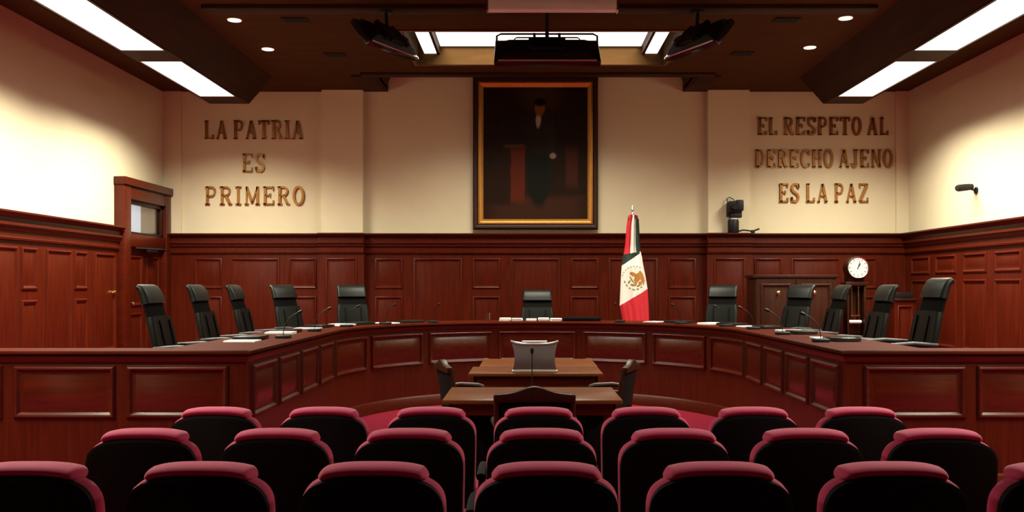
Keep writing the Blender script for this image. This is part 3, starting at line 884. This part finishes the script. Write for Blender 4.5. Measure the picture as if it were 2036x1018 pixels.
# middle place: row of papers, glass and a dark folder
for k, x in enumerate((-0.47, -0.29, -0.08, 0.10, 0.28)):
    paper(x, 13.38 + 0.02 * (k % 2), 0.04 * (k - 2), 0.15, 0.22, 0.045 - 0.006 * (k % 3), ['leftmost', 'second from left', 'middle', 'fourth from left', 'rightmost'][k] + ' of the five white paper piles before the middle chair', 'paper piles before the middle chair')
t = empty('leather_folder', (0.66, 13.42, BH), 0.05, 'long flat black folder on the bench right of the middle papers', 'folder')
b = MB(); b.box(-0.27, 0.27, -0.16, 0.16, 0, 0.055); b.build('cover', M['leatherdark'], t, bevel=0.01)
b = MB(); b.box(-0.262, 0.275, -0.152, 0.152, 0.012, 0.043); b.build('pages', M['black'], t)
t = empty('drinking_glass', (-0.72, 13.35, BH), 0, 'small clear drinking glass standing left of the middle papers', 'glass')
b = MB(); b.lathe([(0.028, 0.0), (0.036, 0.12), (0.033, 0.12), (0.026, 0.008)], n=20); b.build('tumbler', M['glass'], t)
b = MB(); b.lathe([(0.0255, 0.009), (0.030, 0.07)], n=20); b.build('water', M['glass'], t)

# ------------------------------------------------------------------ flag on a pole
fl = empty('flag', (1.54, 14.45, DZ), 0, 'draped red, white and green flag with a gold emblem standing right of the middle chair', 'flag')
b = MB(); b.lathe([(0.16, 0), (0.16, 0.03), (0.12, 0.05), (0.04, 0.07), (0.03, 0.12)], n=24); b.build('stand', M['brass'], fl)
b = MB(); b.tube([(0, 0, 0.05), (0, 0, 2.40)], 0.014, 12); b.build('pole', M['darkwood'], fl)
b = MB(); b.lathe([(0.016, 2.38), (0.022, 2.40), (0.012, 2.42), (0.010, 2.45), (0.026, 2.47), (0.020, 2.49), (0.004, 2.55)], n=14); b.build('finial', M['chrome'], fl)
b = MB()
for sx in (-1, 1):
    b.tube([(0, -0.03, 2.365), (sx * 0.03, -0.05, 2.385), (sx * 0.07, -0.05, 2.37), (sx * 0.08, -0.04, 2.33), (sx * 0.03, -0.04, 2.355), (0, -0.03, 2.36)], 0.009, 8)
b.build('bow', M['flag_red'], fl)
KF = 14.45 / 1800
SIL = [(428, 1251, 1262), (436, 1246, 1267), (450, 1243.5, 1268), (480, 1241.5, 1269), (500, 1239, 1271), (512, 1236, 1274), (525, 1234, 1276), (550, 1232, 1281), (575, 1231, 1285), (607, 1229.5, 1287), (640, 1236, 1288), (662, 1243, 1287)]
def sil(y):
    for k in range(len(SIL) - 1):
        if SIL[k][0] <= y <= SIL[k + 1][0]:
            t = (y - SIL[k][0]) / (SIL[k + 1][0] - SIL[k][0])
            return (SIL[k][1] + t * (SIL[k + 1][1] - SIL[k][1]), SIL[k][2] + t * (SIL[k + 1][2] - SIL[k][2]))
    return SIL[-1][1:]
def flag_colour(px, y, u):
    if y < 503 - (u - 0.5) * 6:
        return 0 if u < 0.36 else (1 if u < 0.72 else 2)
    if y < 528 - (px - 1234) * 0.68 and px < 1269:
        return 2
    if y > 607 - (px - 1230) * 0.60:
        return 0
    ex, ey = px - 1258, y - 555
    r = math.hypot(ex * 1.05, ey)
    # eagle like mass: body, raised wing, head, perch and leaves
    def el(cx, cy, rx, ry, rot=0):
        c, s = math.cos(rot), math.sin(rot)
        dx, dy = ex - cx, ey - cy
        return ((dx * c + dy * s) / rx) ** 2 + ((-dx * s + dy * c) / ry) ** 2 < 1
    if el(6, -3, 6, 11, 0.5) or el(14, -4, 5, 13, -0.35) or el(-2, -9, 7, 4, 0.5) or el(-7, -11, 3.5, 3) or el(2, 9, 3, 6, 0.4) or el(11, 8, 4, 4):
        return 3
    if el(-6, 1, 1.6, 9, -0.6) or el(-3, 12, 6, 2.2, 0.2) or el(8, 13, 4.5, 2, -0.5) or el(-11, 6, 2, 4, 0.6):
        return 4
    if 19.5 < r < 22.5 and ey > 2 and math.sin(math.atan2(ey, ex) * 16) > -0.3:
        return 4
    if 24 < r < 26.5 and ey < -4 and ex < 12 and math.sin(math.atan2(ey, ex) * 26) > 0.0:
        return 5
    return 1
b = MB()
NU, NV = 84, 300
idx = []
for j in range(NV + 1):
    y = 428 + (662 - 428) * j / NV
    l, r = sil(y)
    row = []
    v = j / NV
    for i in range(NU + 1):
        u = i / NU
        px = l + (r - l) * u
        x = (px - 1255.5) * KF
        z = 1.66 - DZ + (568 - y) * KF
        low = min(1, max(0, (y - 490) / 40))
        fold = (1 - low) * 0.035 * math.cos(u * 6 * PI) + low * (0.030 * math.cos(u * 3.2 * PI + v * 2.2) + 0.012 * math.cos(u * 9 * PI + 1))
        bulge = -0.075 * math.sin(PI * u) ** 0.8 * (0.5 + 0.8 * low) - 0.02
        row.append((x, bulge + fold * math.sin(PI * min(1, max(0, u))) ** 0.4, z))
    idx.append(b.add(row))
for j in range(NV):
    y = 428 + (662 - 428) * (j + 0.5) / NV
    l, r = sil(y)
    for i in range(NU):
        u = (i + 0.5) / NU
        b.cur = flag_colour(l + (r - l) * u, y, u)
        b.face((idx[j] + i, idx[j] + i + 1, idx[j + 1] + i + 1, idx[j + 1] + i))
fo = b.build('cloth', [M['flag_red'], M['flag_white'], M['flag_green'], M['emb_brown'], M['emb_green'], M['emb_grey']], fl, angle=80)
sm = fo.modifiers.new('cloth thickness', 'SOLIDIFY'); sm.thickness = 0.004

# ------------------------------------------------------------------ robotic camera on the ledge, wall camera
pz = empty('video_camera', (3.33, YW - 0.255, WT), 0, 'black remote video camera standing on the panelling ledge of the right pilaster', 'camera')
b = MB(); b.lathe([(0.085, 0), (0.092, 0.01), (0.092, 0.20), (0.08, 0.225), (0.06, 0.23)], n=24); b.build('pedestal', M['black'], pz)
b = MB(); b.box(-0.045, 0.055, -0.06, 0.05, 0.225, 0.262); b.build('pivot', M['grey'], pz, bevel=0.01)
b = MB(); b.box(-0.07, 0.13, -0.08, 0.06, 0.255, 0.34); b.box(-0.11, -0.075, -0.06, 0.05, 0.27, 0.50); b.box(0.11, 0.135, -0.06, 0.05, 0.27, 0.46); b.build('yoke', M['black'], pz, bevel=0.015)
b = MB(); b.box(-0.10, 0.12, -0.11, 0.09, 0.33, 0.53); b.box(0.02, 0.15, -0.13, 0.05, 0.36, 0.55); b.build('camera_body', M['black'], pz, bevel=0.025)
b = MB(); b.tube([(0.0, -0.10, 0.43), (0.0, -0.13, 0.43), (0.0, -0.155, 0.43)], [0.06, 0.06, 0.052], 20); b.build('lens', M['gloss'], pz)
b = MB(); b.tube([(-0.09, 0.03, 0.50), (-0.10, 0.05, 0.58), (-0.05, 0.06, 0.61), (0.02, 0.06, 0.57), (0.04, 0.05, 0.50)], 0.008, 8)
b.build('handle', M['black'], pz)
b = MB(); b.tube([(0.09, 0, 0.03), (0.16, 0.0, 0.05), (0.24, 0.02, 0.045), (0.32, 0.02, 0.03), (0.38, 0.02, 0.05), (0.44, 0.0, 0.07)], 0.014, 8); b.build('cable', M['black'], pz)
b = MB(); b.box(0.30, 0.36, -0.03, 0.04, 0.0, 0.05); b.build('connector_box', M['black'], pz, bevel=0.006)

wc = empty('wall_camera', (HX, 13.12, 3.04), 0, 'small black camera sticking out of the right wall', 'camera')
b = MB(); b.tube([(0, 0, 0), (-0.02, 0, 0)], 0.05, 16); b.tube([(-0.02, 0, 0), (-0.12, 0, 0.03)], 0.014, 10); b.build('bracket', M['black'], wc)
b = MB(); b.tube([(-0.06, 0.02, 0.055), (-0.16, -0.005, 0.045), (-0.28, -0.03, 0.03), (-0.30, -0.035, 0.028)], [0.045, 0.05, 0.05, 0.042], 16); b.build('camera_body', M['black'], wc)
b = MB(); b.tube([(-0.295, -0.034, 0.028), (-0.31, -0.037, 0.026)], 0.036, 16); b.build('lens', M['gloss'], wc)

# ------------------------------------------------------------------ cabinet, clock, pedestal behind the right arm
cb = empty('cabinet', (4.05, 14.40, DZ), 0, 'dark two door wooden cabinet with brass knobs behind the right bend of the bench', 'cabinet')
b = MB(); b.box(-0.64, 0.64, -0.25, 0.25, 0, 1.38); b.box(-0.67, 0.67, -0.28, 0.26, 1.38, 1.43); b.box(-0.65, 0.65, -0.27, 0.25, 0, 0.08); b.build('carcass', M['darkwood'], cb, bevel=0.006)
for sx in (-1, 1):
    b = MB(); b.box(*sorted((sx * 0.006, sx * 0.62)), -0.272, -0.25, 0.09, 1.36)
    f = lambda s, z, h: (s, -0.272 - h, z)
    b.panel(f, *sorted((sx * 0.09, sx * 0.54)), 0.18, 1.28, PROF)
    d = b.build('door', M['darkwood'], cb)
    b = MB(); b.tube([(sx * 0.28, -0.272, 1.15), (sx * 0.28, -0.30, 1.15), (sx * 0.28, -0.315, 1.15), (sx * 0.28, -0.33, 1.15)], [0.012, 0.014, 0.03, 0.01], 14); b.build('knob', M['brass'], d)

ck = empty('pendulum_clock', (5.12, 14.55, DZ), 0, 'tall dark pendulum clock with round white dial behind the right arm chairs', 'clock')
b = MB()
b.box(-0.20, 0.20, -0.12, 0.12, 0, 0.40); b.box(-0.22, 0.22, -0.14, 0.13, 0, 0.06); b.box(-0.22, 0.22, -0.14, 0.13, 0.38, 0.42)
b.box(-0.15, -0.12, -0.10, 0.10, 0.42, 1.28); b.box(0.12, 0.15, -0.10, 0.10, 0.42, 1.28); b.box(-0.15, 0.15, 0.08, 0.11, 0.42, 1.30)
b.box(-0.18, 0.18, -0.12, 0.12, 1.26, 1.32); b.box(-0.13, 0.13, -0.08, 0.11, 1.32, 1.60)
b.build('case', M['darkwood'], ck, bevel=0.006)
b = MB(); b.disc_y(0, -0.13, 0.06, 1.55, 0.172, 36); hd = b.build('drum', M['darkwood'], ck)
b = MB(); b.disc_y(0, -0.150, -0.125, 1.55, 0.156, 36); dl = b.build('dial', M['white'], ck)
b = MB()
R = []
for r, yy in ((0.156, -0.13), (0.172, -0.14), (0.168, -0.16), (0.156, -0.155)):
    R.append([(r * math.cos(2 * PI * k / 36), yy, 1.55 + r * math.sin(2 * PI * k / 36)) for k in range(36)])
b.rings(R, False, False); b.build('bezel', M['chrome'], dl)
b = MB()
for k in range(12):
    a = 2 * PI * k / 12
    c, s = math.cos(a), math.sin(a)
    b.tube([(0.118 * c, -0.152, 1.55 + 0.118 * s), (0.142 * c, -0.152, 1.55 + 0.142 * s)], 0.004, 6)
b.build('hour_marks', M['leatherdark'], dl)
for (ang, L, r) in ((60, 0.075, 0.006), (75, 0.11, 0.004)):
    a = math.radians(ang)
    b = MB(); b.tube([(-0.02 * math.cos(a), -0.156, 1.55 - 0.02 * math.sin(a)), (L * math.cos(a), -0.156, 1.55 + L * math.sin(a))], r, 6); b.build('hand', M['leatherdark'], dl)
b = MB()
for x in (-0.055, 0.055): b.tube([(x, -0.02, 0.78), (x, -0.02, 1.27)], 0.012, 10)
b.box(-0.075, 0.075, -0.04, 0.0, 0.77, 0.79)
b.tube([(0, -0.02, 0.78), (0, -0.02, 0.70)], 0.008, 8)
pn = b.build('pendulum_rods', M['brass'], ck)
b = MB(); b.tube([(-0.11, -0.02, 0.68), (-0.09, -0.02, 0.68), (0.09, -0.02, 0.68), (0.11, -0.02, 0.68)], [0.012, 0.03, 0.03, 0.012], 14); b.build('bob', M['white'], pn)

pd = empty('wooden_pedestal', (5.84, 14.50, DZ), 0, 'small red wooden pedestal in the right rear corner with a dark top', 'pedestal')
b = MB(); b.box(-0.17, 0.17, -0.17, 0.17, 0, 1.02); b.box(-0.19, 0.19, -0.19, 0.19, 0, 0.08)
b.panel(lambda s, z, h: (s, -0.17 - h, z), -0.12, 0.12, 0.16, 0.94, PROF); b.build('body', M['wood'], pd)
b = MB(); b.box(-0.20, 0.20, -0.20, 0.20, 1.02, 1.06); b.build('top', M['darkwood'], pd, bevel=0.006)
dv = empty('black_device', (5.84, 14.50, DZ + 1.06), 0, 'flat black electronic box lying on the small red pedestal', 'device')
b = MB(); b.box(-0.15, 0.15, -0.12, 0.12, 0.006, 0.09); b.build('case', M['gloss'], dv, bevel=0.008)
b = MB(); b.box(-0.12, 0.12, -0.10, 0.10, 0, 0.008); b.build('feet', M['black'], dv)

# ------------------------------------------------------------------ tables in the court
def court_table(loc, w, d, label, front, h=0.75):
    t = empty('wooden_table', loc, 0, label, 'table', 'tables in front of the bench')
    b = MB(); b.box(-w / 2, w / 2, 0, d, h - 0.035, h); b.build('tabletop', M['table'], t, bevel=0.008)
    b = MB()
    for (x0, x1, y0, y1) in ((-w / 2 + .06, w / 2 - .06, 0.05, 0.075), (-w / 2 + .06, w / 2 - .06, d - .075, d - .05), (-w / 2 + .05, -w / 2 + .075, .05, d - .05), (w / 2 - .075, w / 2 - .05, .05, d - .05)):
        b.box(x0, x1, y0, y1, h - 0.13, h - 0.034)
    b.build('apron', M['wood_h'], t)
    for sx in (-1, 1):
        for yy in (0.09, d - 0.09):
            b = MB()
            b.rings([[(sx * (w / 2 - 0.09) + a * k, yy + c * k, z) for a, c in ((-1, -1), (1, -1), (1, 1), (-1, 1))] for k, z in ((0.022, 0), (0.034, 0.5), (0.038, h - 0.034))])
            b.build('leg', M['darkwood'], t, bevel=0.005)
    if front:
        b = MB(); b.box(-w / 2 + 0.13, w / 2 - 0.13, 0.052, 0.07, 0.06, h - 0.10); b.build('front_board', M['wood_h'], t, bevel=0.004)
    else:
        b = MB(); b.box(-w / 2 + 0.13, w / 2 - 0.13, 0.28, 0.30, 0.06, h - 0.10); b.build('shade_board', M['leatherdark'], t, bevel=0.004)  # near-black board added to stand in for the shade beneath the tabletop
    return t
court_table((-0.11, 7.20, 0), 1.44, 0.92, 'brown wooden table nearest the viewer behind the armchair', False)
court_table((-0.06, 9.40, 0), 1.40, 0.77, 'brown wooden table carrying the silver stand', True)
court_table((-0.02, 10.22, 0), 1.34, 1.05, 'brown wooden table farthest from the viewer, inside the curve of the bench', True)
microphone(-0.11, 7.62, 0.0, 'black gooseneck microphone standing on the nearest table', 0.75, 0.34, 0.03)

# glossy silver stand with curled edges
sv = empty('silver_stand', (-0.07, 9.50, 0.75), 0, 'glossy silver panel with curled edges standing on the middle table', 'stand')
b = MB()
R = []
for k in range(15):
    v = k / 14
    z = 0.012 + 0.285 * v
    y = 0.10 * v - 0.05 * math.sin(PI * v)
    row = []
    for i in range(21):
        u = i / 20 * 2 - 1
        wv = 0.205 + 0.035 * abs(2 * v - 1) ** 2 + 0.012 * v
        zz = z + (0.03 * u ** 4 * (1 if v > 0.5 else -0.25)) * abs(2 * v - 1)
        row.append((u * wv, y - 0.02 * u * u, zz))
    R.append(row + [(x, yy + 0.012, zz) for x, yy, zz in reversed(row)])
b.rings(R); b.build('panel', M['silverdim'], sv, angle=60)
b = MB(); b.tube([(0.25 * u / 10, 0.085 - 0.02 * (u / 10) ** 2, 0.292 + 0.034 * (u / 10) ** 4) for u in range(-10, 11)], 0.011, 8); b.build('upper_roll', M['silver'], sv)
b = MB(); b.tube([(0.235 * u / 10, -0.005 - 0.02 * (u / 10) ** 2, 0.016) for u in range(-10, 11)], 0.014, 8); b.build('lower_roll', M['silver'], sv)
b = MB(); b.tube([(0, 0.09, 0.28), (0, 0.22, 0.008)], 0.01, 8); b.tube([(-0.15, 0.22, 0.008), (0.15, 0.22, 0.008)], 0.008, 8)
b.tube([(-0.13, 0.10, 0.315), (0.13, 0.10, 0.315)], 0.009, 8); b.build('prop', M['chrome'], sv)

# ------------------------------------------------------------------ carved wooden armchairs
def armchair():
    t = empty('wooden_armchair', (0, 0, 0))      # faces +y, back plane at y = 0
    b = MB(); b.loft([(0.04, 0.45), (0.25, 0.46), (0.50, 0.45)], 0.50, 0.07, 0.03); b.build('seat', M['leatherdark'], t)
    b = MB(); b.box(-0.26, 0.26, 0.03, 0.51, 0.36, 0.42); b.build('seat_rail', M['darkwood'], t, bevel=0.008)
    b = MB(); b.loft([(0.02, 0.50), (0.0, 0.68), (-0.03, 0.86)], 0.50, 0.05, 0.02); b.build('back_pad', M['leatherdark'], t)
    b = MB()
    R = []
    for k in range(-10, 11):
        u = k / 10
        zt = 0.905 + 0.045 * math.exp(-(u * 2.6) ** 2) - 0.012 * u * u
        R.append([(u * 0.285, -0.075, 0.84), (u * 0.285, -0.085, zt), (u * 0.285, -0.03, zt + 0.004), (u * 0.285, -0.015, 0.84)])
    b.rings(R); b.build('top_rail', M['darkwood'], t, bevel=0.004)
    for sx in (-1, 1):
        b = MB(); b.tube([(sx * 0.26, 0.0, 0), (sx * 0.262, 0.03, 0.4), (sx * 0.265, 0.0, 0.65), (sx * 0.27, -0.045, 0.89)], [0.02, 0.026, 0.024, 0.02], 8); b.build('rear_leg', M['darkwood'], t)
        b = MB(); b.tube([(sx * 0.25, 0.48, 0), (sx * 0.25, 0.48, 0.2), (sx * 0.255, 0.48, 0.42)], [0.018, 0.022, 0.028], 8); b.build('front_leg', M['darkwood'], t)
        b = MB()
        b.tube([(sx * 0.27, 0.0, 0.66), (sx * 0.295, 0.2, 0.67), (sx * 0.30, 0.38, 0.655), (sx * 0.30, 0.44, 0.64)], [0.02, 0.024, 0.026, 0.02], 8)
        b.tube([(sx * 0.265, 0.40, 0.42), (sx * 0.29, 0.36, 0.64)], 0.017, 8)
        b.build('armrest', M['darkwood'], t)
    return t
pa = armchair()
for i, (x, y, f, lab) in enumerate(((-0.10, 6.42, (0, 1), 'dark carved armchair with its back to the viewer at the nearest table'),
                                    (-0.91, 8.72, (1, 0.34), 'dark wooden armchair at the left end between the two tables'),
                                    (0.80, 8.72, (-1, 0.34), 'dark wooden armchair at the right end between the two tables'))):
    o = pa if i == 0 else copy_tree(pa)
    o.location = (x, y, 0); o.rotation_euler = (0, 0, face(*f))
    tag(o, lab, 'chair', 'dark wooden armchairs at the tables')

# ------------------------------------------------------------------ audience seating
b = MB(); b.box(-3.6, 3.6, 3.55, 4.52, 0, 0.030)
struct(b.build('floor_step', M['carpet'], bevel=0.004), 'low carpeted step under the middle row of red chairs', 'step')
b = MB(); b.box(-3.6, 3.6, YB, 3.55, 0, 0.064)
struct(b.build('floor_step', M['carpet'], bevel=0.004), 'low carpeted step under the nearest row of red chairs', 'step')

def outline(a, top, bz, n, low, m=28):       # half of a rounded back from bottom right over the top to bottom left
    pts = [(a * 0.93, low), (a * 0.98, low + (top - bz - low) * 0.5)]
    for k in range(m + 1):
        th = PI * k / m
        c, s = math.cos(th), math.sin(th)
        pts.append((math.copysign(a * abs(c) ** (2 / n), c), top - bz + bz * abs(s) ** (2 / n)))
    pts += [(-a * 0.98, low + (top - bz - low) * 0.5), (-a * 0.93, low)]
    return pts
def audience_chair():
    t = empty('theatre_chair', (0, 0, 0))    # faces +y, rear of the back at y = 0
    O = lambda d, top, low=0.40: outline(0.246 + d, top + d, 0.14, 3.1, low)
    lean = lambda z: -0.10 * (z - 0.45)
    def ring(o, y): return [(x, y + lean(z), z) for x, z in o]
    b = MB()
    b.rings([ring(O(-0.012, 0.938), 0.0), ring(O(0.0, 0.940), 0.008), ring(O(0.0, 0.940), 0.036)])
    b.build('back_shell', M['shell'], t)
    b = MB()
    b.rings([ring(O(-0.002, 0.945), 0.036), ring(O(0.002, 0.945), 0.044), ring(O(0.005, 0.945), 0.085), ring(O(-0.004, 0.942), 0.110), ring(O(-0.05, 0.93, 0.44), 0.122)])
    b.build('back_cushion', M['velvet'], t)
    b = MB()
    pts = [p for p in outline(0.246, 0.950, 0.14, 3.1, 0.4, 60) if abs(p[0]) < 0.190 and p[1] > 0.8]
    n = len(pts)
    R = []
    for k, (x, z) in enumerate(pts):
        e = min(1.0, (min(k, n - 1 - k) + 0.35) / 3.0) ** 0.5
        yc = 0.078 + lean(z)
        R.append([(x, yc + 0.066 * e * math.cos(2 * PI * q / 16), z + 0.010 + 0.023 * e * math.sin(2 * PI * q / 16)) for q in range(16)])
    b.rings(R); b.build('headrest_roll', M['velvet'], t, angle=70)
    b = MB(); b.loft([(0.14, 0.44), (0.3, 0.455), (0.5, 0.46), (0.58, 0.44)], 0.46, 0.11, 0.05); b.build('seat', M['velvet'], t)
    b = MB(); b.box(-0.21, 0.21, 0.13, 0.54, 0.355, 0.395); b.build('seat_pan', M['shell'], t, bevel=0.01)
    for sx in (-1, 1):
        b = MB(); b.loft([(0.10, 0.575), (0.3, 0.59), (0.46, 0.575)], 0.05, 0.04, 0.018); b.v = [(x + sx * 0.272, y, z) for x, y, z in b.v]
        b.build('armrest', M['shell'], t)
        b = MB()
        b.box(*sorted((sx * 0.255, sx * 0.288)), 0.16, 0.36, 0.012, 0.57); b.box(*sorted((sx * 0.245, sx * 0.295)), 0.08, 0.44, 0.0, 0.014)
        b.build('side_stand', M['shell'], t, bevel=0.004)
    b = MB(); b.box(-0.256, 0.256, 0.20, 0.24, 0.33, 0.37); b.box(-0.256, 0.256, 0.02, 0.2, 0.41, 0.43); b.build('cross_bar', M['shell'], t)
    return t
pa = audience_chair()
pos = ['leftmost', 'second from left', 'third from left', 'middle', 'third from right', 'second from right', 'rightmost']
first = True
for (yy, zz, rowname, grp) in ((5.03, 0.0, 'far row by the tables', 'red chairs of the far row'), (4.08, 0.030, 'middle row', 'red chairs of the middle row'), (3.12, 0.064, 'row nearest the viewer', 'red chairs of the nearest row')):
    for k in range(7):
        o = pa if first else copy_tree(pa)
        first = False
        o.location = (-0.09 + 0.599 * (k - 3), yy, zz)
        tag(o, 'crimson theatre chair with black back, %s in the %s' % (pos[k], rowname), 'chair', grp)
